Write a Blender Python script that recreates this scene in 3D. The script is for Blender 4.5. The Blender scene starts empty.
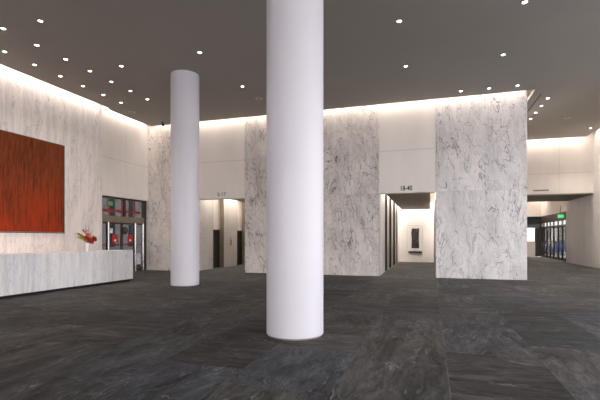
import bpy, bmesh, math, random
from mathutils import Vector, Matrix
random.seed(7)
S = bpy.context.scene
COL = S.collection
PI = math.pi

# ------------------------------------------------------------------ materials
class G:
    """small node-graph builder"""
    def __init__(s, name):
        s.m = bpy.data.materials.new(name); s.m.use_nodes = True
        s.t = s.m.node_tree; s.t.nodes.clear()
        s.out = s.t.nodes.new('ShaderNodeOutputMaterial')
        s.b = s.t.nodes.new('ShaderNodeBsdfPrincipled')
        s.t.links.new(s.b.outputs[0], s.out.inputs[0])
        s.pos = s.t.nodes.new('ShaderNodeTexCoord').outputs['Object']
    def put(s, sock, v):
        if v is None: return
        if isinstance(v, bpy.types.NodeSocket): s.t.links.new(v, sock)
        elif isinstance(v, (tuple, list)) and len(v) == 3 and len(getattr(sock, 'default_value', [0]*3)) == 4:
            sock.default_value = (*v, 1)
        else: sock.default_value = v
    def M(s, op, a, b=None, c=None):
        n = s.t.nodes.new('ShaderNodeMath'); n.operation = op
        for i, v in enumerate((a, b, c)): s.put(n.inputs[i], v)
        return n.outputs[0]
    def V(s, op, a, b=None):
        n = s.t.nodes.new('ShaderNodeVectorMath'); n.operation = op
        s.put(n.inputs[0], a); s.put(n.inputs[1], b)
        return n.outputs[0]
    def xyz(s, v=None):
        n = s.t.nodes.new('ShaderNodeSeparateXYZ'); s.put(n.inputs[0], v or s.pos); return n.outputs
    def comb(s, x, y, z):
        n = s.t.nodes.new('ShaderNodeCombineXYZ')
        for i, v in enumerate((x, y, z)): s.put(n.inputs[i], v)
        return n.outputs[0]
    def noise(s, vec, scale, detail=4, rough=.55, dist=0, color=False):
        n = s.t.nodes.new('ShaderNodeTexNoise')
        s.put(n.inputs['Vector'], vec); n.inputs['Scale'].default_value = scale
        n.inputs['Detail'].default_value = detail; n.inputs['Roughness'].default_value = rough
        n.inputs['Distortion'].default_value = dist
        return n.outputs['Color' if color else 'Fac']
    def white(s, vec, color=False):
        n = s.t.nodes.new('ShaderNodeTexWhiteNoise'); s.put(n.inputs['Vector'], vec)
        return n.outputs['Color' if color else 'Value']
    def rng(s, v, a, b, c=0., d=1.):
        n = s.t.nodes.new('ShaderNodeMapRange'); s.put(n.inputs[0], v)
        for i, k in enumerate((a, b, c, d)): n.inputs[i+1].default_value = k
        return n.outputs[0]
    def mix(s, f, a, b, mode='MIX'):
        n = s.t.nodes.new('ShaderNodeMix'); n.data_type = 'RGBA'; n.blend_type = mode
        s.put(n.inputs[0], f); s.put(n.inputs[6], a); s.put(n.inputs[7], b)
        return n.outputs[2]
    def bump(s, h, strength=.2, dist=.02):
        n = s.t.nodes.new('ShaderNodeBump'); n.inputs['Strength'].default_value = strength
        n.inputs['Distance'].default_value = dist; s.put(n.inputs['Height'], h)
        s.t.links.new(n.outputs[0], s.b.inputs['Normal'])
    def fin(s, color, rough=.5, metal=0., spec=.5):
        s.put(s.b.inputs['Base Color'], color); s.put(s.b.inputs['Roughness'], rough)
        s.b.inputs['Metallic'].default_value = metal
        s.b.inputs['Specular IOR Level'].default_value = spec
        return s.m
    def ridge(s, vec, scale, width, detail=3, dist=0.6):
        v = s.noise(vec, scale, detail, .5, dist)
        v = s.M('ABSOLUTE', s.M('SUBTRACT', v, .5))
        return s.rng(v, 0, width, 1, 0)

def plain(name, c, rough=.5, metal=0., spec=.5, var=.06, scale=6):
    g = G(name)
    n = g.noise(g.pos, scale, 3)
    f = g.rng(n, .3, .7, 1-var, 1+var)
    v = g.V('SCALE', c)
    sc = v.node; g.put(sc.inputs['Scale'], f)
    return g.fin(v, rough, metal, spec)

def emit(name, c, e):
    g = G(name); g.fin(c, .4)
    g.put(g.b.inputs['Emission Color'], c); g.b.inputs['Emission Strength'].default_value = e
    return g.m

def marble(name, axis, base, vein, su=1.66, u0=0., rows=(3.5,), stretch=(1, 1, .38), k=1., streak=0., fine=1., joint=.35):
    """veined white marble in slabs; axis = the horizontal wall axis (0 = X, 1 = Y)"""
    g = G(name); o = g.xyz()
    u = o[axis]; z = o[2]
    cu = g.M('DIVIDE', g.M('SUBTRACT', u, u0), su)
    iu = g.M('FLOOR', cu)
    iz = 0.
    lines = None
    fu = g.M('FRACT', cu)
    eu = g.M('MULTIPLY', g.M('MINIMUM', fu, g.M('SUBTRACT', 1., fu)), su)
    lu = g.M('LESS_THAN', eu, .006)
    lines = lu
    for r in rows:
        iz = g.M('ADD', iz, g.M('GREATER_THAN', z, r))
        lines = g.M('MAXIMUM', lines, g.M('LESS_THAN', g.M('ABSOLUTE', g.M('SUBTRACT', z, r)), .008))
    idv = g.comb(iu, iz, 3.7)
    off = g.V('SCALE', g.white(idv, True)); off.node.inputs['Scale'].default_value = 37.
    n = g.t.nodes.new('ShaderNodeVectorRotate'); n.inputs['Angle'].default_value = .16
    n.rotation_type = 'Y_AXIS' if axis == 0 else 'X_AXIS'
    g.put(n.inputs['Vector'], g.pos)
    p = g.V('ADD', g.V('MULTIPLY', n.outputs[0], stretch), off)
    warp = g.V('SCALE', g.V('SUBTRACT', g.noise(p, 1.0, 2, .5, color=True), (.5, .5, .5)))
    warp.node.inputs['Scale'].default_value = 1.0
    pw = g.V('ADD', p, warp)
    v1 = g.M('MULTIPLY', g.ridge(pw, 1.5, .008, 4.5, .35), g.rng(g.noise(p, 1.7, 2), .36, .52))
    v2 = g.M('MULTIPLY', g.ridge(pw, 2.9, .012, 4.5, .4), g.rng(g.noise(p, 1.1, 2), .36, .52))
    v3 = g.M('MULTIPLY', g.ridge(pw, 6.5, .04, 2, 1.), .22*fine)
    cloud = g.rng(g.noise(pw, 1.4, 6, .7), .34, .72)
    f = g.M('MAXIMUM', g.M('MAXIMUM', g.M('MULTIPLY', v1, .85), g.M('MULTIPLY', v2, .8)), v3)
    f = g.M('ADD', g.M('MULTIPLY', f, .8*k), g.M('MULTIPLY', cloud, .38*k))
    if streak:
        ps = g.V('ADD', g.V('MULTIPLY', g.pos, (1., 1., .07)), off)
        st = g.rng(g.noise(ps, 6., 5, .7), .42, .72)
        ps2 = g.V('ADD', g.V('MULTIPLY', g.pos, (1., 1., .16)), off)
        st2 = g.M('MULTIPLY', g.rng(g.noise(ps2, 22., 4, .6), .5, .8), g.rng(g.noise(p, 1.6, 3), .4, .65))
        f = g.M('ADD', f, g.M('ADD', g.M('MULTIPLY', st, streak*.5), g.M('MULTIPLY', st2, streak)))
    f = g.M('MINIMUM', f, 1.)
    c = g.mix(f, base, vein)
    tint = g.rng(g.white(idv), 0, 1, .93, 1.03)
    c = g.V('SCALE', c); g.put(c.node.inputs['Scale'], tint)
    c = g.mix(g.M('MULTIPLY', lines, joint), c, (.2, .19, .18))
    return g.fin(c, .38, 0, .35)

MB_BACK = marble('back_wall_marble', 0, (.79, .745, .725), (.14, .135, .145), su=3.32, u0=.19, rows=(3.5,), k=1.1, streak=.08, joint=.2)
MB_PIER = marble('warm_pier_marble', 0, (.73, .665, .62), (.12, .11, .105), su=3.11, u0=-2.1, rows=(3.5,), k=1.2, streak=.14, joint=.2)
MB_LEFT = marble('left_wall_marble', 1, (.83, .755, .715), (.36, .35, .36), su=2.4, u0=14.64, rows=(), stretch=(1, 1.3, .3), k=.85, streak=.6, joint=.15)
MB_RIGHT = marble('right_wall_marble', 1, (.84, .81, .79), (.50, .48, .47), su=1.45, u0=.4, rows=(3.5, ), k=.6, streak=.3, joint=.3)
MB_LOBBY = marble('lobby_marble', 1, (.62, .58, .54), (.36, .34, .31), su=1.6, u0=.4, rows=(2.1,), k=.7, streak=.3)
MB_DESK = marble('desk_marble', 1, (.92, .885, .87), (.42, .43, .46), su=2.6, u0=.5, rows=(), stretch=(1, 1.6, .3), k=.5, streak=.9, joint=.3)

def cream(name, axis, cuts, rows, base=(.72, .66, .61)):
    g = G(name); o = g.xyz(); L = None
    for c in cuts:
        l = g.M('LESS_THAN', g.M('ABSOLUTE', g.M('SUBTRACT', o[axis], c)), .010); L = l if L is None else g.M('MAXIMUM', L, l)
    for r in rows:
        l = g.M('LESS_THAN', g.M('ABSOLUTE', g.M('SUBTRACT', o[2], r)), .016); L = l if L is None else g.M('MAXIMUM', L, l)
    n = g.rng(g.noise(g.V('MULTIPLY', g.pos, (1, 1, .3)), 1.2, 3), .3, .7, .95, 1.04)
    c = g.V('SCALE', base); g.put(c.node.inputs['Scale'], n)
    return g.fin(g.mix(g.M('MULTIPLY', L, .3), c, (.2, .18, .16)), .45, 0, .3)
CR_BACK = cream('back_cream_panel', 0, (-8.33, -2.11, .18, -10.92, 5.2, 6.9), (5.28,))
CR_LEFT = cream('left_cream_panel', 1, (16.2,), (5.2,))
CR_PLAIN = plain('cream_plaster', (.72, .66, .61), .5, var=.03)
CR_BRIGHT = plain('gallery_white_plaster', (.80, .76, .73), .6, var=.02)

# slate floor: 1.19 m wide strips of cleft slate
g = G('dark_slate_tiles'); o = g.xyz()
cu = g.M('DIVIDE', g.M('SUBTRACT', o[0], .19), 1.19); iu = g.M('FLOOR', cu)
cv = g.M('ADD', g.M('DIVIDE', o[1], 1.62), g.M('MULTIPLY', g.white(g.comb(iu, 1.5, .5)), 1.))
iv = g.M('FLOOR', cv)
idv = g.comb(iu, iv, .5); w1 = g.white(idv); w2 = g.white(g.V('ADD', idv, (9.3, 4.1, 2.2)))
off = g.V('SCALE', g.white(idv, True)); off.node.inputs['Scale'].default_value = 25.
p = g.V('ADD', g.pos, off)
swap = g.M('GREATER_THAN', w2, .72)
ps = g.V('ADD', g.mix(swap, g.V('MULTIPLY', g.pos, (.45, 1.5, 1)), g.V('MULTIPLY', g.pos, (1.5, .45, 1))), off)
wp = g.V('SCALE', g.V('SUBTRACT', g.noise(ps, .9, 4, color=True), (.5, .5, .5))); wp.node.inputs['Scale'].default_value = 1.4
psw = g.V('ADD', ps, wp)
cl = g.noise(psw, 2.2, 7, .66)
fn = g.noise(psw, 11., 5, .7)
col = g.mix(w1, (.044, .0455, .049), (.055, .050, .045))
bright = g.M('MULTIPLY', g.M('MULTIPLY', g.rng(w2, 0, 1, .72, 1.22), g.rng(cl, .32, .68, .35, 1.9)), g.rng(fn, .3, .7, .6, 1.45))
col = g.V('SCALE', col); g.put(col.node.inputs['Scale'], bright)
scr = g.M('MULTIPLY', g.ridge(psw, 2.4, .010, 6, .4), g.rng(g.noise(p, 2., 3), .46, .64))
scr2 = g.M('MULTIPLY', g.ridge(psw, 6., .012, 5, .3), g.rng(g.noise(p, 1.3, 3), .53, .68))
col = g.mix(g.M('MULTIPLY', g.M('MAXIMUM', scr, scr2), .8), col, (.26, .25, .24))
fu = g.M('FRACT', cu); fv = g.M('FRACT', cv)
eu = g.M('MULTIPLY', g.M('MINIMUM', fu, g.M('SUBTRACT', 1., fu)), 1.19)
ev = g.M('MULTIPLY', g.M('MINIMUM', fv, g.M('SUBTRACT', 1., fv)), 1.62)
j = g.M('LESS_THAN', g.M('MINIMUM', eu, ev), .006)
jc = g.mix(g.rng(g.noise(g.pos, 3., 3), .4, .6), (.03, .03, .03), (.15, .145, .13))
col = g.mix(g.M('MULTIPLY', j, .7), col, jc)
g.bump(g.M('ADD', cl, g.M('MULTIPLY', fn, .5)), .6, .03)
FLOOR = g.fin(col, g.rng(cl, .3, .7, .6, .75), 0, .10)

CEIL = plain('grey_painted_ceiling', (.37, .342, .305), .8, spec=.2, var=.02, scale=.6)
COVE = plain('white_cove_paint', (.85, .83, .8), .6, var=.01)
SOFFIT = plain('brown_grey_soffit', (.20, .175, .14), .6, spec=.2, var=.03)
COLM = plain('white_column_plaster', (.59, .57, .605), .42, spec=.4, var=.012, scale=1.5)
BRONZE = plain('dark_bronze_metal', (.07, .06, .045), .35, .7)
BRZ_L = plain('light_bronze_metal', (.26, .22, .16), .4, .6)
STEEL = plain('brushed_steel', (.36, .36, .37), .25, 1.)
BLACK = plain('black_metal', (.012, .012, .014), .4, .2)
EDOOR = plain('dark_elevator_bronze', (.055, .048, .04), .35, .5)
REDP = plain('red_painted_metal', (.42, .02, .025), .4)
REDS = plain('red_notice_plastic', (.42, .012, .015), .5)
WHITEP = plain('white_paper', (.8, .8, .78), .6, var=.01)
GREYT = plain('grey_lettering', (.22, .2, .18), .4, .3)
DARKT = plain('dark_lettering', (.02, .02, .022), .4)
EXITG = emit('green_exit_face', (.03, .55, .16), .9)
EXITL = plain('white_exit_letters', (.85, .9, .85), .5)
LENS = emit('warm_downlight_lens', (1., .93, .82), 9.)
TRIMW = plain('white_trim_ring', (.7, .69, .66), .4)
BOXLT = emit('white_backlit_panel', (.95, .95, 1.), 1.1)
CONC = plain('street_concrete', (.42, .41, .40), .9, var=.1, scale=2)
STONE = plain('grey_stone_facade', (.26, .235, .235), .9, var=.15, scale=1.)
BLUEC = plain('blue_car_paint', (.02, .07, .35), .25)
WHTC = plain('white_car_paint', (.7, .75, .8), .25)
DGLASS = plain('dark_car_glass', (.02, .025, .03), .1)
RUBBER = plain('black_rubber', (.015, .015, .015), .8)

def glassmat():
    g = G('clear_door_glass'); g.t.nodes.remove(g.b)
    a = g.t.nodes.new('ShaderNodeBsdfTransparent'); a.inputs[0].default_value = (.44, .44, .43, 1)
    b = g.t.nodes.new('ShaderNodeBsdfGlossy'); b.inputs['Roughness'].default_value = .04
    lw = g.t.nodes.new('ShaderNodeLayerWeight'); lw.inputs[0].default_value = .5
    fr = g.M('ADD', g.M('MULTIPLY', g.M('POWER', lw.outputs['Facing'], 4.), .35), .03).node
    m = g.t.nodes.new('ShaderNodeMixShader')
    g.t.links.new(fr.outputs[0], m.inputs[0]); g.t.links.new(a.outputs[0], m.inputs[1]); g.t.links.new(b.outputs[0], m.inputs[2])
    g.t.links.new(m.outputs[0], g.out.inputs[0]); return g.m
GLASS = glassmat()

# red painting: vertically brushed rust and scarlet
g = G('rust_red_canvas'); o = g.xyz()     # local Y 0..1 along width handled in metres, Z height
pv = g.V('MULTIPLY', g.pos, (1, 1, .07))
s1 = g.noise(pv, 9., 5, .7); s2 = g.noise(pv, 30., 4, .7)
bl = g.noise(g.V('MULTIPLY', g.pos, (1, 1, .5)), 1.1, 4, .6)
low = g.rng(g.M('ADD', o[2], g.M('MULTIPLY', g.M('SUBTRACT', s1, .5), 3.2)), .3, 2.5, 1, 0)
c = g.mix(g.rng(s2, .38, .62), (.085, .017, .006), (.19, .042, .012))
c = g.mix(g.M('MULTIPLY', g.rng(bl, .4, .65), .5), c, (.20, .055, .014))
c = g.mix(g.M('MULTIPLY', g.M('MULTIPLY', low, g.rng(s2, .35, .6, .35, 1.)), g.rng(bl, .32, .6, .2, 1.)), c, (.31, .024, .005))
drk = g.rng(g.noise(pv, 13., 3, .6), .5, .66, 0, .6)
c = g.mix(drk, c, (.06, .012, .006))
edge = g.M('MULTIPLY', g.M('GREATER_THAN', o[1], 1.985), g.M('LESS_THAN', g.M('ABSOLUTE', g.M('SUBTRACT', o[2], 1.9)), .75))
c = g.mix(edge, c, (.04, .01, .07))
CANVAS = g.fin(c, .7, 0, .12)
g = G('dark_figure_print')
CANV2 = g.fin(g.mix(g.rng(g.noise(g.V('MULTIPLY', g.pos, (3, 1, 1)), 4., 4), .45, .65), (.022, .016, .014), (.10, .07, .06)), .6)

# ------------------------------------------------------------------ geometry
class MB:
    def __init__(s): s.b = bmesh.new()
    def box(s, x0, x1, y0, y1, z0, z1, bev=0):
        vs = bmesh.ops.create_cube(s.b, size=1)['verts']
        for v in vs: v.co = Vector((x0 if v.co.x < 0 else x1, y0 if v.co.y < 0 else y1, z0 if v.co.z < 0 else z1))
        if bev:
            es = list({e for v in vs for e in v.link_edges})
            bmesh.ops.bevel(s.b, geom=es, offset=bev, segments=2, affect='EDGES', profile=.5)
        return s
    def lathe(s, prof, n=48, c=(0, 0, 0), cap=True):
        rings = []
        for r, z in prof:
            rings.append([s.b.verts.new((c[0]+r*math.cos(2*PI*i/n), c[1]+r*math.sin(2*PI*i/n), c[2]+z)) for i in range(n)])
        for a, b in zip(rings, rings[1:]):
            for i in range(n): s.b.faces.new((a[i], a[(i+1) % n], b[(i+1) % n], b[i]))
        if cap:
            s.b.faces.new(rings[0][::-1]); s.b.faces.new(rings[-1])
        return s
    def tube(s, pts, rad, n=8):
        pts = [Vector(p) for p in pts]; rings = []
        for i, p in enumerate(pts):
            d = (pts[min(i+1, len(pts)-1)] - pts[max(i-1, 0)]).normalized()
            a = d.orthogonal().normalized(); bb = d.cross(a)
            r = rad[i] if isinstance(rad, (list, tuple)) else rad
            rings.append([s.b.verts.new(p + a*r*math.cos(2*PI*k/n) + bb*r*math.sin(2*PI*k/n)) for k in range(n)])
        for a, b in zip(rings, rings[1:]):
            # keep rings aligned
            k0 = min(range(n), key=lambda k: (a[0].co-b[k].co).length)
            for i in range(n): s.b.faces.new((a[i], a[(i+1) % n], b[(i+1+k0) % n], b[(i+k0) % n]))
        s.b.faces.new(rings[0][::-1]); s.b.faces.new(rings[-1]); return s
    def prism(s, poly, axis, a, b):
        """poly of 2D points extruded along axis from a to b"""
        def mk(p, t):
            return {0: (t, p[0], p[1]), 1: (p[0], t, p[1]), 2: (p[0], p[1], t)}[axis]
        r0 = [s.b.verts.new(mk(p, a)) for p in poly]; r1 = [s.b.verts.new(mk(p, b)) for p in poly]
        n = len(poly)
        for i in range(n): s.b.faces.new((r0[i], r0[(i+1) % n], r1[(i+1) % n], r1[i]))
        s.b.faces.new(r0[::-1]); s.b.faces.new(r1); return s
    def petal(s, base, tip, width, up=(0, 0, 1), bulge=.15):
        """leaf blade with thickness from base to tip"""
        base = Vector(base); tip = Vector(tip); d = tip-base; L = d.length
        side = d.cross(Vector(up)); side = side.normalized() if side.length > 1e-6 else Vector((1, 0, 0))
        nrm = side.cross(d).normalized()
        ts = (0.02, .25, .5, .75, .98); ws = (.25, .8, 1., .7, .08); rings = []
        for t, w in zip(ts, ws):
            c = base + d*t + nrm*(bulge*L*math.sin(PI*t)); hw = width*w/2; th = width*.08*w+.0008
            rings.append([s.b.verts.new(c+side*hw), s.b.verts.new(c+nrm*th), s.b.verts.new(c-side*hw), s.b.verts.new(c-nrm*th)])
        for a, b in zip(rings, rings[1:]):
            for i in range(4): s.b.faces.new((a[i], a[(i+1) % 4], b[(i+1) % 4], b[i]))
        s.b.faces.new(rings[0][::-1]); s.b.faces.new(rings[-1]); return s
    def build(s, name, mat, parent=None, loc=(0, 0, 0), smooth=False, rot=(0, 0, 0)):
        bmesh.ops.recalc_face_normals(s.b, faces=s.b.faces)
        me = bpy.data.meshes.new(name); s.b.to_mesh(me); s.b.free()
        me.materials.append(mat)
        ob = bpy.data.objects.new(name, me); COL.objects.link(ob)
        ob.location = loc; ob.rotation_euler = rot
        if smooth:
            for p in me.polygons: p.use_smooth = True
            me.set_sharp_from_angle(angle=math.radians(35))
        if parent: ob.parent = parent
        return ob
def tag(o, label, cat, group=None, kind=None):
    o['label'] = label; o['category'] = cat
    if group: o['group'] = group
    if kind: o['kind'] = kind
    return o
def empty(name, loc, label, cat, group=None, rot=(0, 0, 0)):
    o = bpy.data.objects.new(name, None); COL.objects.link(o); o.location = loc; o.rotation_euler = rot
    o.empty_display_size = .1
    return tag(o, label, cat, group)
def struct(name, mb, mat, label=None):
    o = mb.build(name, mat); o['kind'] = 'structure'
    if label: o['label'] = label
    return o
def sroot(name, loc, label):
    o = bpy.data.objects.new(name, None); COL.objects.link(o); o.location = loc
    o['kind'] = 'structure'; o['label'] = label; return o
def box(*a, bev=0): return MB().box(*a, bev=bev)
def copy_tree(o, loc):
    r = o.copy(); COL.objects.link(r); r.location = loc
    for ch in list(o.children):
        c = ch.copy(); COL.objects.link(c); c.parent = r
    return r

# ------------------------------------------------------------------ dimensions (metres)
YB = 17.79; XL = -13.65; XR = 8.55; ZC = 7.18; ZH = 3.5; ZT = 7.75; Y0 = -14.
YF = 26.75; YE = 29.05

# floor
struct('floor', MB().box(-14.15, 9.2, Y0, 40.9, -.2, 0), FLOOR, 'dark grey slate tiled floor')
# ceiling slab with open slots round the walls
cb = MB()
cb.box(-13.15, 4.05, Y0+.1, 14.64, ZC, ZC+.12)
cb.box(-13.32, 4.05, 14.64, YB-.30, ZC, ZC+.12)
cb.box(4.05, XR-.42, Y0+.1, YB-.3, ZC, ZC+.12)
cb.box(3.74, XR-.42, YB-.3, YF-.33, ZC, ZC+.12)
cb.box(3.53, 8.5, 31.25, 40.1, ZC, ZC+.12)
ceiling = struct('ceiling', cb, CEIL, 'flat grey ceiling edged by lit slots')
struct('ceiling_cove', MB().box(-14.3, 9.6, Y0, 41.1, ZT, ZT+.2), COVE, 'white cove above the ceiling slots')

struct('trim_2', box(4.03, 4.07, 18.05, YF-.33, ZC-.012, ZC), BLACK, 'thin dark joint line in the ceiling beside the right pier')  # dark strip standing for the joint groove in the ceiling
# left wall
struct('wall_left', box(-14.15, XL, Y0, 14.64, 0, ZT), MB_LEFT, 'streaked pale marble wall behind the desk')
struct('wall_left_recess', box(-14.15, -13.71, 14.64, YB, ZH, ZT), CR_LEFT, 'cream panelled wall above the glass entrance')
# back wall piers and the cream panels above the openings
struct('wall_back_left', box(-14.15, -10.93, YB, YB+.5, 0, ZT), MB_PIER, 'veined marble pier in the far left corner')
struct('wall_back_center', box(-8.32, -2.1, YB, YB+.5, 0, ZT), MB_PIER, 'wide veined marble pier behind the near column')
struct('wall_back_right', box(.19, 3.51, YB, YB+.5, 0, ZT), MB_BACK, 'bright veined marble pier at the right end')
struct('wall_back_left_panel', box(-10.93, -8.32, YB+.012, YB+.4, ZH, ZT), CR_BACK, 'cream panel above the left elevator lobby')
struct('wall_back_right_panel', box(-2.1, .19, YB+.012, YB+.4, ZH, ZT), CR_BACK, 'cream panel above the right elevator lobby')
# right wall and right hall
struct('wall_right', box(XR, 9.1, 17.0, 31.6, 0, ZT), MB_RIGHT, 'grey marble wall along the right side')
struct('wall_core', box(.6, 3.51, YB+.5, 40.5, 0, ZT), MB_RIGHT, 'side of the marble core beside the right passage')
struct('wall_far', box(3.51, XR, YF, 31.2, 4.12, ZT), CR_BACK, 'cream wall over the right passage')
struct('trim_1', box(3.51, XR, YF+.01, 31.2, 4.05, 4.12), SOFFIT, 'dark soffit under the cream wall over the passage')
struct('wall_end', MB().box(3.51, 9.4, 40.5, 40.9, ZH, ZT).box(3.51, 7.95, 40.5, 40.9, 0, ZH).box(7.95, 8.62, 40.5, 40.9, 0, 1.37)
       .box(7.95, 8.62, 40.5, 40.9, 2.5, 2.53), CR_PLAIN, 'cream end wall of the right passage')
struct('wall_right_upper', box(9.1, 9.4, 31.6, 40.5, 3.52, ZT), CR_PLAIN, 'cream wall above the glass street doors')
# core side wall facing the passage hall between the wall slot and the far wall is wall_core

# ---------- elevator lobbies
def elevator(idx, face, side, y0, y1, mat_top, zt=4.0):
    """recessed elevator entrance on a wall whose face is X=face; side=-1 wall lies towards -X"""
    zd = 2.08; d = .36*side
    r = sroot('door_%d' % idx, (face+d, (y0+y1)/2, 0), 'dark metal elevator entrance')
    w = (y1-y0)/2
    xa, xb = sorted((0, .06*side)); 
    MB().box(xa, xb, -w, -.004, 0.0, zd).build('door_leaf', EDOOR, r)
    MB().box(xa, xb, .004, w, 0.0, zd).build('door_leaf', EDOOR, r)
    xa2, xb2 = sorted((-.005*side, -.10*side))
    MB().box(xa2, xb2, -w, -w+.04, 0, zd).box(xa2, xb2, w-.04, w, 0, zd).box(xa2, xb2, -w+.04, w-.04, zd-.04, zd).build('door_frame', BRONZE, r)
    for s0, s1 in ((-w, -w+.03), (w-.03, w)):
        xj, xk = sorted((-.105*side, -d))
        MB().box(xj, xk, s0, s1, 0, zt).build('jamb_lining', mat_top if mat_top is not CR_PLAIN else BRZ_L, r)
    xa3, xb3 = sorted((0, .1*side))
    MB().box(xa3, xb3, -w, w, zd, zt).build('transom_panel', mat_top, r)
    return r
# left lobby
FL = -10.93
segs = [(YB+.5, 19.44), (20.66, 22.28), (23.5, 26.4)]
m = MB()
for a, b in segs: m.box(FL-.4, FL, a, b, 0, 4.0)
struct('wall_left_lobby', m, MB_LOBBY, 'marble side wall of the left elevator lobby')
elevator(1, FL, -1, 19.44, 20.66, CR_PLAIN); elevator(2, FL, -1, 22.28, 23.5, CR_PLAIN)
struct('wall_left_lobby_end', MB().box(FL-.4, -7.9, 26.4, 26.8, 0, 4.0), CR_PLAIN)
struct('wall_left_lobby_side', MB().box(-8.32, -7.92, YB+.5, 26.4, 0, 4.0), MB_LOBBY)
struct('ceiling_left_lobby', MB().box(FL-.4, -7.92, YB+.4, 26.8, 4.0, 4.1).box(FL+.55, -8.6, YB+.42, 26.2, 3.72, 3.82), SOFFIT)
# right lobby
FR = -2.1
m = MB(); my = [(20.2, 21.15), (22.3, 23.5), (24.7, 25.95), (27.0, 27.9)]
prev = YB+.5
for a, b in my: m.box(FR-.4, FR, prev, a, 0, 4.0); prev = b
m.box(FR-.4, FR, prev, YE, 0, 4.0)
struct('wall_right_lobby', m, CR_BRIGHT, 'pale side wall of the right elevator lobby')
m = MB(); prev = YB+.5
for a, b in my: m.box(.19, .59, prev, a, 0, 4.0); prev = b
m.box(.19, .59, prev, YE, 0, 4.0)
struct('wall_right_lobby_side', m, CR_BRIGHT)
k = 3
for a, b in my:
    elevator(k, FR, -1, a, b, BRONZE); elevator(k+1, .19, 1, a, b, BRONZE); k += 2
struct('wall_right_lobby_end', MB().box(FR-.4, .59, YE, YE+.3, 0, 4.0), CR_BRIGHT, 'white end wall with the framed art')
struct('ceiling_right_lobby', MB().box(-1.87, -.04, YB+.4, YE-.3, 3.52, 3.60), SOFFIT, 'dark lobby ceiling edged with light')
struct('ceiling_right_lobby_cove', MB().box(FR-.4, .59, YB+.4, YE+.3, 4.0, 4.1), COVE)

# ---------- front (behind the viewer): tall window wall
m = MB()
for i in range(9): m.box(-13.65+i*2.76, -13.53+i*2.76, Y0, Y0+.12, 0, ZT)
m.box(-13.65, XR, Y0, Y0+.12, 0, .15).box(-13.65, XR, Y0, Y0+.12, 3.4, 3.52)
struct('window_1', m, BRONZE, 'tall window wall facing the street')
m = MB()
for i in range(12): m.box(XR+.1, XR+.22, Y0+.3+i*2.76, Y0+.42+i*2.76, 0, ZT)
m.box(XR+.1, XR+.22, Y0, 17, 0, .15).box(XR+.1, XR+.22, Y0, 17, 3.4, 3.52)
struct('added_side_window', m, BRONZE, 'unseen tall side window wall, added to let daylight onto the desk')  # unseen opening, added so daylight reaches the desk front and left wall

# ------------------------------------------------------------------ columns
def column(x, y, label):
    r = empty('round_column', (x, y, 0), label, 'column', 'round white columns')
    R = .475
    MB().lathe([(R-.02, .0), (R-.02, .025)], 96).build('base_reveal', GREYT, r, smooth=True)
    MB().lathe([(R-.006, .025), (R, .032), (R, ZC-.02), (R-.004, ZC-.004)], 96).build('shaft', COLM, r, smooth=True)
column(-2.17, 6.60, 'thick round white column nearest the viewer, running out of the top of the view')
column(-8.02, 12.36, 'smaller-looking round white column standing farther back beside the left lobby')

# ------------------------------------------------------------------ reception desk
DX0, DX1, DY0, DY1, DZ = -11.75, -10.79, 4.2, 13.13, 1.16
r = empty('reception_desk', (DX1, (DY0+DY1)/2, 0), 'long white marble-clad reception desk along the left wall', 'desk')
hx = DX0-DX1; hy = (DY1-DY0)/2
MB().box(-.03, 0, -hy, hy, .075, DZ-.03, bev=.003).build('front_panel', MB_DESK, r)
MB().box(hx, -.03, hy-.03, hy, .075, DZ-.03).build('end_panel', MB_DESK, r)
MB().box(hx, -.03, -hy, -hy+.03, .075, DZ-.03).build('end_panel', MB_DESK, r)
MB().box(hx, 0, -hy, hy, DZ-.03, DZ, bev=.003).build('countertop', MB_DESK, r)
MB().box(hx+.05, -.07, -hy+.05, hy-.07, 0, .075).build('toe_kick', BLACK, r)
MB().box(hx+.02, -.04, -hy+.04, hy-.04, .72, .75).build('work_surface', CR_PLAIN, r)

# ------------------------------------------------------------------ painting
r = empty('painting', (XL, 10.64, 1.82), 'huge rust red abstract painting on the marble wall behind the desk', 'painting')
MB().box(.0, .06, -2.0, 2.0, .02, 3.37, bev=.004).build('canvas', CANVAS, r)
MB().box(.0, .065, -2.02, 2.02, -.03, .012).box(.0, .05, 2.004, 2.024, .012, 3.38).box(.0, .05, -2.024, -2.004, .012, 3.38).box(.0, .05, -2.02, 2.02, 3.374, 3.39).build('frame', plain('dark_grey_frame', (.10, .10, .11), .5), r)

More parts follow.
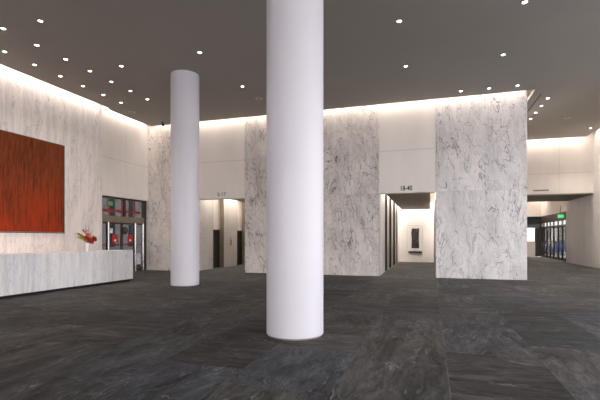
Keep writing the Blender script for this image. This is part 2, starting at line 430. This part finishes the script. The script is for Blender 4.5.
# ------------------------------------------------------------------ vase and flowers
VX, VY = -11.22, 11.36
r = MB().lathe([(.040, 0), (.048, .01), (.050, .10), (.056, .22), (.066, .29), (.060, .29), (.050, .22), (.044, .03), (.005, .02)], 32).build(
    'vase', plain('white_ceramic', (.85, .86, .88), .25, var=.01), loc=(VX, VY, DZ), smooth=True)
tag(r, 'slim white vase holding flowers on the reception desk', 'vase')
GR = plain('green_stem', (.07,.12,.02), .6); YG = plain('yellow_green_leaf', (.40,.36,.02), .55, var=.2, scale=20)
DG = plain('dark_green_leaf', (.05, .10, .03), .55, var=.2, scale=20)
RD = plain('deep_red_petal', (.30,.006,.004), .5, var=.3, scale=30); PK = plain('coral_pink_petal', (.60,.07,.04), .5, var=.2, scale=30)
PU = plain('dark_plum_bud', (.10, .008, .02), .5); YE_ = plain('yellow_petal', (.65, .48, .05), .5)
def flower(dy, dx, dz, bloommat, kind, label, group=None):
    """stem from the vase to an offset (dx,dy,dz) above the desk, with a bloom"""
    a = random.uniform(0, 6.3); br = .028
    p0 = Vector((VX+br*math.cos(a), VY+br*math.sin(a), DZ+.06)); p3 = Vector((VX+dx, VY+dy, DZ+dz))
    neck = Vector((VX+br*1.2*math.cos(a), VY+br*1.2*math.sin(a), DZ+.30)) + Vector((dx, dy, 0))*.06
    mid = neck.lerp(p3, .5)+Vector((0, 0, .05))
    q = [v-p0 for v in (p0, neck, mid, p3)]
    r = empty('flower_stem', tuple(p0), label, 'flower', group)
    MB().tube(q, .0045, 6).build('stem', GR, r, smooth=True)
    m = MB(); e = q[-1]; d = (q[-1]-q[-2]).normalized()
    if kind == 'lily':
        for i in range(7):
            t = i*2*PI/7+a; o = d.orthogonal().normalized(); o = Matrix.Rotation(t, 3, d) @ o
            m.petal(e, e+d*.08+o*.105, .07, up=d, bulge=.2)
        m.petal(e, e+d*.10, .03)
    elif kind == 'spike':
        for i in range(9):
            t = i*2.4; o = d.orthogonal().normalized(); o = Matrix.Rotation(t, 3, d) @ o
            b = e-d*(.20-.02*i); m.petal(b, b+d*.07+o*(.055-.003*i), .045, up=d)
    elif kind == 'claw':
        for i in range(6):
            o = d.orthogonal().normalized(); o = Matrix.Rotation(PI*i, 3, d) @ o
            b = e-d*(.03*i); m.petal(b, b+d*.03+o*.14, .07, up=d, bulge=.25)
    elif kind == 'leaf':
        m.petal(q[2], e+d*.12, .15, bulge=.2)
        m.petal(q[2], e+Vector((0, .05, .09)), .12, bulge=.1)
        m.petal(q[1], (q[2]+e)/2+Vector((.03, 0, -.03)), .06, bulge=.1)
    elif kind == 'grass':
        m.petal(q[1], e+d*.12, .022, bulge=.03)
    elif kind == 'bud':
        m.lathe([(.004, -.035), (.026, -.015), (.03, .0), (.022, .02), (.003, .034)], 12, c=tuple(e))
    m.build('bloom' if kind not in ('leaf', 'grass') else 'leaf', bloommat, r, smooth=True)
F = 'cut flowers in the white vase'
for dy, dx, dz in ((-.02, .08, .40), (.06, .05, .36), (-.07, .02, .43), (.12, .10, .44), (.18, .0, .42)):
    flower(dy, dx, dz, RD, 'lily', 'deep red open bloom low in the middle of the vase bouquet', 'deep red blooms')
for dy, dx, dz in ((.25, .04, .38), (.20, .10, .34), (.30, -.02, .41)):
    flower(dy, dx, dz, RD, 'claw', 'dark red claw-shaped bloom spreading to the right of the bouquet', 'red claw blooms')
flower(-.10, .05, .62, PK, 'lily', 'coral pink bloom high on the left of the bouquet')
flower(-.02, .04, .52, PK, 'lily', 'coral pink bloom in the centre of the bouquet')
flower(-.17, .0, .72, PU, 'bud', 'dark plum round bud at the upper left of the bouquet')
for dy, dx, dz in ((-.32, .0, .50), (-.40, .08, .44), (-.28, -.06, .42), (-.46, .02, .54)):
    flower(dy, dx, dz, YG, 'leaf', 'yellow green leafy sprig reaching out to the left of the bouquet', 'yellow green sprigs')
for dy, dx, dz in ((.10, .0, .60), (.16, .05, .52), (.04, .08, .56)):
    flower(dy, dx, dz, YE_, 'spike', 'yellow flower spike upright on the right of the bouquet', 'yellow spikes')
for dy, dx, dz in ((-.06, .0, .88), (.08, .02, .84), (.20, 0., .70)):
    flower(dy, dx, dz, DG, 'grass', 'tall thin dark green blade standing above the bouquet', 'thin green blades')

# ------------------------------------------------------------------ downlights
def make_downlight():
    r = bpy.data.objects.new('downlight', None); COL.objects.link(r); r.empty_display_size = .1
    MB().lathe([(.050, -.002), (.068, -.012), (.078, -.004), (.078, 0.), (.050, 0.)], 24, cap=False).build('trim_ring', TRIMW, r, smooth=True)
    MB().lathe([(.050, -.004), (.04, -.009), (.01, -.011)], 24).build('lens', LENS, r, smooth=True)
    return r
proto = [None]
def downlight(x, y, label, group=None, z=ZC):
    if proto[0] is None: proto[0] = make_downlight(); o = proto[0]; o.location = (x, y, z)
    else: o = copy_tree(proto[0], (x, y, z))
    tag(o, label, 'ceiling light', group)
ordn = ['first', 'second', 'third', 'fourth', 'fifth', 'sixth', 'seventh']
GL = 'recessed downlights over the reception desk'
for i, y in enumerate((9.18, 10.16, 11.14, 12.11, 13.1, 14.06)):
    downlight(-12.15, y, 'recessed downlight in the row closest to the left wall, %s from the viewer' % ordn[i], GL)
for i, y in enumerate((8.16, 9.15, 10.14, 11.1, 12.08, 13.06, 14.04)):
    downlight(-10.85, y, 'recessed downlight in the middle row above the desk, %s from the viewer' % ordn[i], GL)
for y, t in ((8.16, 'nearer'), (11.08, 'farther')):
    downlight(-9.56, y, 'recessed downlight right of the two close rows, the %s of a pair' % t, GL)
GM = 'widely spaced downlights over the hall'
for x, y, t in ((-6.62, 10.98, 'recessed downlight above and right of the far column'), (-6.60, 13.91, 'recessed downlight between the far and near columns'),
                (-.78, 10.94, 'recessed downlight just right of the near column at the top'), (-.78, 13.87, 'recessed downlight over the right lobby opening, farther from the viewer'),
                (2.11, 10.95, 'recessed downlight at the top edge of the view towards the right'), (2.09, 13.89, 'recessed downlight above the bright right marble pier')):
    downlight(x, y, t, GM)
for x, t in ((1.08, 'left'), (2.06, 'middle'), (3.01, 'right')):
    downlight(x, 16.84, 'small downlight beside the slot over the right pier, %s of three' % t, 'downlights beside the back wall slot')
for i, y in enumerate((18.73, 19.73, 20.72, 21.7)):
    downlight(4.43, y, 'bright downlight right of the back wall corner, %s from the viewer' % ordn[i], 'line of downlights beyond the right pier')
downlight(7.7, 24.45, 'lone downlight near the far right corner of the ceiling')
# ceiling discs (speakers) and sprinkler
def disc(x, y, label):
    r = empty('ceiling_speaker', (x, y, ZC), label, 'speaker', 'flush ceiling speakers')
    MB().lathe([(.10, 0), (.13, -.008), (.14, -.002), (.14, 0)], 24, cap=False).build('trim_ring', TRIMW, r, smooth=True)
    MB().lathe([(.102, -.002), (.1, -.006), (.01, -.008)], 24).build('grille', CEIL, r)
disc(-6.55, 15.31, 'flush pale ceiling disc left of the near column'); disc(6.03, 22.09, 'flush pale ceiling disc over the right passage')
disc(-12.59, 15.26, 'flush pale ceiling disc near the far left corner')
r = empty('ceiling_sensor', (-12.26, 17.02, ZC), 'small dark sensor hanging from the ceiling in the far left corner', 'sensor')
MB().lathe([(.05, 0), (.05, -.02), (.02, -.03), (.02, -.06)], 16).build('mount', BRONZE, r, smooth=True)
MB().lathe([(.02, -.06), (.06, -.08), (.07, -.13), (.04, -.19), (.005, -.21)], 16).build('housing', BLACK, r, smooth=True)

# ------------------------------------------------------------------ lettering
def text(name, body, size, mat, parent=None, loc=(0, 0, 0), rot=(PI/2, 0, 0), depth=.006, sx=1):
    cu = bpy.data.curves.new(name, 'FONT'); cu.body = body; cu.size = size; cu.extrude = depth; cu.offset = size*.025
    cu.align_x = 'CENTER'; cu.align_y = 'CENTER'
    t = bpy.data.objects.new('tmp', cu); COL.objects.link(t)
    bpy.context.view_layer.update()
    me = bpy.data.meshes.new_from_object(t.evaluated_get(bpy.context.evaluated_depsgraph_get()))
    bpy.data.objects.remove(t)
    me.materials.clear(); me.materials.append(mat)
    o = bpy.data.objects.new(name, me); COL.objects.link(o); o.location = loc; o.rotation_euler = rot; o.scale = (sx, 1, 1)
    if parent: o.parent = parent
    return o
tag(text('lobby_number_sign', '18-40', .27, DARKT, loc=(-.99, YB+.004, 3.68), sx=.8), 'dark number lettering over the right elevator lobby', 'sign')
tag(text('lobby_number_sign', '2-17', .23, GREYT, loc=(-9.55, YB+.004, 3.70), sx=1.1), 'faint grey number lettering over the left elevator lobby', 'sign')
r = empty('wall_sign', (5.97, YF, 4.30), 'long thin grey metal sign bar on the cream wall over the right passage', 'sign')
MB().box(-.40, .40, -.03, 0, 0, .085, bev=.006).build('sign_plate', GREYT, r)
for x in (-.38, .36): MB().box(x, x+.02, -.035, -.03, .02, .065).build('fastener', STEEL, r)

def exit_sign(loc, rotz, label, w=.36, h=.24, up=.2):
    r = empty('exit_sign', loc, label, 'exit sign', rot=(0, 0, rotz))
    MB().box(-w/2, w/2, -.03, .03, 0, h, bev=.006).build('housing', BRONZE, r)
    MB().box(-w/2+.015, w/2-.015, -.034, -.03, .015, h-.015).build('face', EXITG, r)
    text('letters', 'EXIT', h*.72, EXITL, r, (0, -.036, h/2), depth=.002, sx=.85)
    MB().box(-.01, .01, -.01, .01, h, h+up).build('stem', BRONZE, r)
    return r

# ------------------------------------------------------------------ entrance left (door_11)
def door_unit(name, loc, label): return sroot(name, loc, label)
d = door_unit('door_11', (-13.86, 14.64, 0), 'dark framed glass entrance doors in the left wall')
W = YB-14.64
MB().box(-.06, .06, 0, .08, 0, ZH).box(-.06, .06, W-.22, W-.005, 0, ZH).box(-.06, .06, .08, W-.22, ZH-.08, ZH-.005).box(-.05, .05, 1.58, 1.66, 2.62, ZH-.08).build('door_frame', BRONZE, d)
MB().box(-.07, .09, .08, W-.22, 2.34, 2.62, bev=.004).build('header', BRZ_L, d)
MB().box(-.008, .008, .08, 1.58, 2.62, ZH-.08).build('transom_pane', GLASS, d)
MB().box(-.008, .008, 1.66, W-.22, 2.62, ZH-.08).build('transom_pane', GLASS, d)
# leaves: sidelight, two doors, sidelight
edges = [(.08, .52), (.56, 1.42), (1.44, 2.30), (2.34, W-.22)]
for i, (a, b) in enumerate(edges):
    nm = 'door_leaf' if i in (1, 2) else 'sidelight'
    f = MB().box(-.022, .022, a, a+.05, 0, 2.34).box(-.022, .022, b-.05, b, 0, 2.34).box(-.022, .022, a+.05, b-.05, 0, .16).box(-.022, .022, a+.05, b-.05, 2.26, 2.34).build(nm, BRONZE, d)
    MB().box(-.006, .006, a+.05, b-.05, .16, 2.26).build('pane', GLASS, f)
    if i in (1, 2):
        y = b-.1 if i == 1 else a+.1
        MB().tube([(.03, y, .95), (.09, y, .95), (.09, y, 1.25), (.03, y, 1.25)], .014, 8).build('door_handle', STEEL, f, smooth=True)
for y in (.54, 2.32, W-.26):
    MB().lathe([(.055, 0), (.055, 2.34)], 20, c=(.06, y, 0)).build('steel_post', STEEL, d, smooth=True)
# notices on the doors
for y, t in ((.98, 'left'), (1.98, 'right')):
    r = empty('door_notice', (-13.83, 14.64+y, 1.42), 'red square notice on the glass entrance, the %s of two' % t, 'notice', 'red notices on the entrance')
    MB().box(0, .008, -.17, .17, 0, .36, bev=.003).build('notice_board', REDS, r)
    MB().box(.008, .011, -.06, .06, .05, .13).build('white_patch', WHITEP, r)
r = empty('paper_notice', (-13.83, 15.38, 1.84), 'small white paper on the glass entrance above the left red notice', 'notice')
MB().box(0, .004, -.09, .09, 0, .22).build('sheet', WHITEP, r)
MB().box(.004, .006, -.06, .06, .16, .19).build('dark_strip', GREYT, r)
# vestibule
struct('wall_vestibule', MB().box(-16.0, -14.15, 14.0, 14.2, 0, 4.0).box(-16.0, -14.2, 20.8, 21.0, 0, 4.0).box(-14.35, -14.2, 18.4, 20.8, 0, 4.0), CR_PLAIN)
struct('ceiling_vestibule', box(-16.0, -14.15, 14.2, 20.8, 3.75, 3.85), SOFFIT)
struct('floor_vestibule', box(-16.0, -14.15, 14.0, 21.0, -.2, 0), FLOOR)
m = MB()
for y in (14.2, 15.6, 16.55, 17.5, 18.45, 19.4, 20.35): m.box(-15.95, -15.87, y, y+.07, 0, 3.75)
m.box(-15.96, -15.86, 14.2, 20.8, 3.0, 3.12).box(-15.96, -15.86, 14.2, 20.8, 1.24, 1.31).box(-15.96, -15.86, 14.2, 20.8, 0, .12)
struct('window_2', m, REDP, 'red framed outer glazing of the vestibule')
exit_sign((-14.75, 16.33, 3.16), PI/2, 'green exit sign behind the transom of the left entrance', up=.35)
r = empty('wall_clock', (-15.84, 18.62, 2.02), 'black oval hanging disc seen through the left glass entrance', 'clock')
MB().lathe([(.20, 0), (.21, .02), (.19, .05), (.01, .055)], 32).build('rim', BLACK, r, smooth=True, rot=(0, PI/2, 0))
MB().lathe([(.12, 0), (.01, .004)], 32).build('face', GREYT, r, loc=(.056, 0, 0), rot=(0, PI/2, 0))

# ------------------------------------------------------------------ call station in the left lobby
r = empty('elevator_call_panel', (FL, 21.5, 1.22), 'small steel elevator call panel on marble in the left lobby', 'call panel')
MB().box(0, .012, -.06, .06, 0, .40, bev=.003).build('plate', BRONZE, r)
MB().lathe([(.032, 0), (.032, .014), (.02, .02)], 16).build('call_button', LENS if False else WHITEP, r, loc=(.012, 0, .31), rot=(0, PI/2, 0))
MB().lathe([(.025, 0), (.025, .014), (.015, .02)], 16).build('call_button', STEEL, r, loc=(.012, 0, .12), rot=(0, PI/2, 0))

# ------------------------------------------------------------------ art at the end of the right lobby
ax = -1.02
r = empty('framed_artwork', (ax, YE, .78), 'tall narrow dark print in a white mat and frame at the lobby end', 'picture')
MB().box(-.47, .47, -.03, 0, 0, 1.66).build('mat', plain('white_mat_board', (.86, .83, .8), .7, var=.01), r)
MB().box(-.49, -.47, -.05, 0, 0, 1.66).box(.47, .49, -.05, 0, 0, 1.66).box(-.49, .49, -.05, 0, 1.66, 1.69).box(-.49, .49, -.05, 0, -.02, 0).build('frame', plain('pale_frame', (.6, .52, .46), .5), r)
MB().prism([(-.235, .16), (.26, .16), (.24, .8), (.26, 1.50), (.05, 1.47), (-.20, 1.50), (-.255, 1.2), (-.22, .8)], 1, -.045, -.03).build('print', CANV2, r)
r = empty('wall_ledge', (ax, YE, .60), 'thin dark ledge on the wall under the framed art', 'shelf')
MB().box(-.44, .44, -.16, 0, .04, .12, bev=.004).build('ledge_board', BLACK, r)
for x in (-.30, .27): MB().box(x, x+.03, -.12, 0, 0, .04).build('bracket', BRONZE, r)

# ------------------------------------------------------------------ street doors at the right (door_12)
d = door_unit('door_12', (9.16, 31.6, 0), 'dark framed glass street doors at the end of the right passage')
L = 40.5-31.6
ys = [0, 2.0, 3.05, 4.1, 5.3, 6.3, 7.3, 8.2, L-.09]
m = MB().box(-.06, .06, 0, L, 2.9, 3.5).box(-.06, .06, 0, L, 2.48, 2.6)
for y in ys: m.box(-.06, .06, y, y+.09, 0, 3.2)
m.build('door_frame', BRONZE, d)
for i, (a, b) in enumerate(zip(ys, ys[1:])):
    f = MB().box(-.02, .02, a+.09, a+.16, 0, 2.48).box(-.02, .02, b-.07, b, 0, 2.48).box(-.02, .02, a+.16, b-.07, 0, .18).box(-.02, .02, a+.16, b-.07, 2.4, 2.48).build('door_leaf', BRONZE, d)
    MB().box(-.006, .006, a+.16, b-.07, .18, 2.4).build('pane', GLASS, f)
    MB().tube([(-.03, b-.12, .95), (-.08, b-.12, .95), (-.08, b-.12, 1.3), (-.03, b-.12, 1.3)], .014, 8).build('door_handle', STEEL, f, smooth=True)
exit_sign((8.85, 34.0, 3.05), PI/2, 'green exit sign before the street doors in the right passage', w=.42, h=.28, up=.6).rotation_euler = (0, 0, .12)
# end wall: window with a bright panel
d = sroot('window_3', (7.95, 40.5, 1.37), 'bright white pane in the passage end wall')
MB().box(.0, .67, .12, .16, 0, 1.13).build('pane', BOXLT, d)
MB().box(0, .03, .0, .2, 0, 1.13).box(.64, .67, 0, .2, 0, 1.13).build('window_frame', BRONZE, d)
d = sroot('window_4', (7.95, 40.5, 2.53), 'dark window band in the passage end wall')
MB().box(0, 1.2, .1, .14, 0, .97).build('pane', DGLASS, d)
MB().box(0, 1.2, 0, .2, .45, .5).box(.67, 1.2, 0, .2, -2.5, -.0).build('window_frame', BRONZE, d)

# ------------------------------------------------------------------ outdoors
tag(MB().box(-60, -16.0, -40, 90, -.3, -.05).box(9.3, 60, -40, 90, -.3, -.05).box(-16., 9.3, 41, 90, -.3, -.05).box(-16, 9.3, -40, Y0, -.3, -.05).build('pavement', CONC), 'grey street pavement outside the doors', 'pavement', kind='structure')
def building(loc, w, dpt, h, label):
    r = empty('street_building', loc, label, 'building')
    MB().box(-w/2, w/2, -dpt/2, dpt/2, 0, h).build('facade_wall', STONE, r)
    for s in (-1, 1):
        for i in range(int(dpt/3)):
            y = -dpt/2+1.5+i*3
            x = s*w/2
            MB().box(min(x, x+s*.05), max(x, x+s*.05), y-.45, y+.45, .8, 12.1).build('window_bay', DGLASS, r)
    MB().box(-w/2-.3, w/2+.3, -dpt/2-.3, dpt/2+.3, h, h+.4).build('cornice', CONC, r)
building((-36, 33, -.05), 10, 30, 13, 'grey stone building across the street from the left entrance')
building((30, 88, -.05), 12, 36, 13, 'grey stone building across the street from the right doors')
def car(loc, rz, mat, label):
    r = empty('parked_car', loc, label, 'car', rot=(0, 0, rz))
    MB().prism([(-2.15, .3), (2.15, .3), (2.2, .62), (2.05, .78), (1.1, .9), (-1.9, .95), (-2.15, .85)], 1, -.86, .86).build('body', mat, r)
    MB().prism([(-1.75, .93), (1.05, .89), (.45, 1.38), (-1.25, 1.42)], 1, -.74, .74).build('cabin', DGLASS, r)
    MB().prism([(-1.2, 1.42), (.42, 1.39), (.3, 1.45), (-1.1, 1.47)], 1, -.72, .72).build('roof', mat, r)
    for x in (-1.35, 1.35):
        for y in (-.78, .78):
            MB().lathe([(.18, -.1), (.32, -.09), (.33, 0), (.32, .09), (.18, .1)], 20).build('wheel', RUBBER, r, loc=(x, y, .33), rot=(PI/2, 0, 0), smooth=True)
car((12.6, 49.5, -.05), PI/2, BLUEC, 'blue parked car outside the street doors, the nearer one')
car((13.0, 56.0, -.05), PI/2, WHTC, 'white parked car outside the street doors, behind the blue one')

# ------------------------------------------------------------------ lights
def area(name, loc, sx, sy, power, col=(1, .9, .78), rot=(0, 0, 0), spread=PI):
    l = bpy.data.lights.new(name, 'AREA'); l.shape = 'RECTANGLE'; l.size = sx; l.size_y = sy
    l.energy = power; l.color = col; l.spread = spread
    o = bpy.data.objects.new(name, l); COL.objects.link(o); o.location = loc; o.rotation_euler = rot; return o
WARM = (1., .89, .79)
K = 4.6   # watts per metre of slot
def slotY(x, y0, y1, tilt, z=7.42, k=K, w=.08):   # runs along Y
    area('cove_lamp', (x, (y0+y1)/2, z), w, y1-y0, k*(y1-y0)*1., WARM, (0, tilt, 0))
    area('cove_lamp', (x, (y0+y1)/2, z-.01), w, y1-y0, k*(y1-y0)*.3, WARM, (0, tilt, 0), math.radians(65))
def slotX(y, x0, x1, tilt, z=7.42, k=K, w=.08):
    area('cove_lamp', ((x0+x1)/2, y, z), x1-x0, w, k*(x1-x0)*1., WARM, (tilt, 0, 0))
    area('cove_lamp', ((x0+x1)/2, y, z-.01), x1-x0, w, k*(x1-x0)*.3, WARM, (tilt, 0, 0), math.radians(65))
slotY(-13.52, Y0+.3, 14.5, .15)
slotY(-13.62, 14.7, 17.6, .15)
slotX(17.67, -13.2, 3.4, .1)
slotY(3.62, 17.9, 26.2, 0, k=3)
slotX(26.63, 3.7, 8.0, .1, k=9)
slotY(8.42, Y0+.3, 26.3, -.1)
slotX(40.25, 3.7, 9.0, .1, k=40)
slotY(9.0, 32, 40, 0, k=14)
def spot(x, y, power, aim=None, ang=110, z=ZC-.03):
    l = bpy.data.lights.new('downlight_or_fill', 'SPOT'); l.energy = power; l.color = (1., .9, .8); l.spot_size = math.radians(ang); l.spot_blend = .6; l.shadow_soft_size = .05
    o = bpy.data.objects.new('downlight_or_fill', l); COL.objects.link(o); o.location = (x, y, z)
    if aim: o.rotation_euler = (Vector(aim)-Vector((x, y, z))).to_track_quat('-Z', 'Y').to_euler()
for i, y in enumerate((18.73, 19.73, 20.72, 21.7)): spot(4.43, y, 130)
spot(7.7, 24.45, 260)
for y in (9.2, 11.14, 13.1): spot(-12.15, y, 60); spot(-10.85, y, 90)
spot(-.95, 26.4, 110, (-.95, YE, 1.6), 90, 3.48)  # added fill spot brightening the lobby end wall, not one of the downlights
# right lobby slots
LW = (1., .93, .88)
slotY(-1.98, 18.4, 28.7, .0, z=3.95, k=8, w=.1)
slotY(.08, 18.4, 28.7, .0, z=3.95, k=8, w=.1)
area('cove_lamp', (-.95, 28.9, 3.95), 1.9, .1, 30, LW)
area('desk_lamp', (-11.78, 9.2, 1.0), .1, 7.4, 34, (1., .80, .68), (0, math.radians(100), 0))
area('vestibule_fill', (-15.0, 17., 3.7), 1., 4., 60, (1., .93, .9))  # added fill that brightens the vestibule, no fixture modelled
# left lobby slots
slotY(-10.66, 18.4, 26, .0, z=3.95, k=10, w=.1)
slotY(-8.46, 18.4, 26, .0, z=3.95, k=3, w=.1)

w = bpy.data.worlds.new('sky'); S.world = w; w.use_nodes = True
nt = w.node_tree; bg = nt.nodes['Background']
tc = nt.nodes.new('ShaderNodeTexCoord'); sp = nt.nodes.new('ShaderNodeSeparateXYZ'); rm = nt.nodes.new('ShaderNodeMapRange')
mx = nt.nodes.new('ShaderNodeMix'); mx.data_type = 'RGBA'
nt.links.new(tc.outputs['Generated'], sp.inputs[0]); nt.links.new(sp.outputs[2], rm.inputs[0])
rm.inputs[1].default_value = 0; rm.inputs[2].default_value = .6
nt.links.new(rm.outputs[0], mx.inputs[0]); mx.inputs[6].default_value = (1., .96, .97, 1); mx.inputs[7].default_value = (.86, .90, 1., 1)
nt.links.new(mx.outputs[2], bg.inputs[0]); bg.inputs[1].default_value = 3.6

# ------------------------------------------------------------------ camera
cam = bpy.data.cameras.new('camera'); co = bpy.data.objects.new('camera', cam); COL.objects.link(co)
co.location = (0, 0, 1.6); co.rotation_euler = (PI/2, 0, math.radians(17.51))
cam.sensor_width = 36; cam.lens = 415.3/600*36; cam.shift_y = (238.4-200)/600
cam.clip_end = 300
S.camera = co
S.view_settings.view_transform = 'Standard'; S.view_settings.look = 'None'
S.view_settings.gamma = 1; S.view_settings.use_curve_mapping = False
S.view_settings.exposure = .65
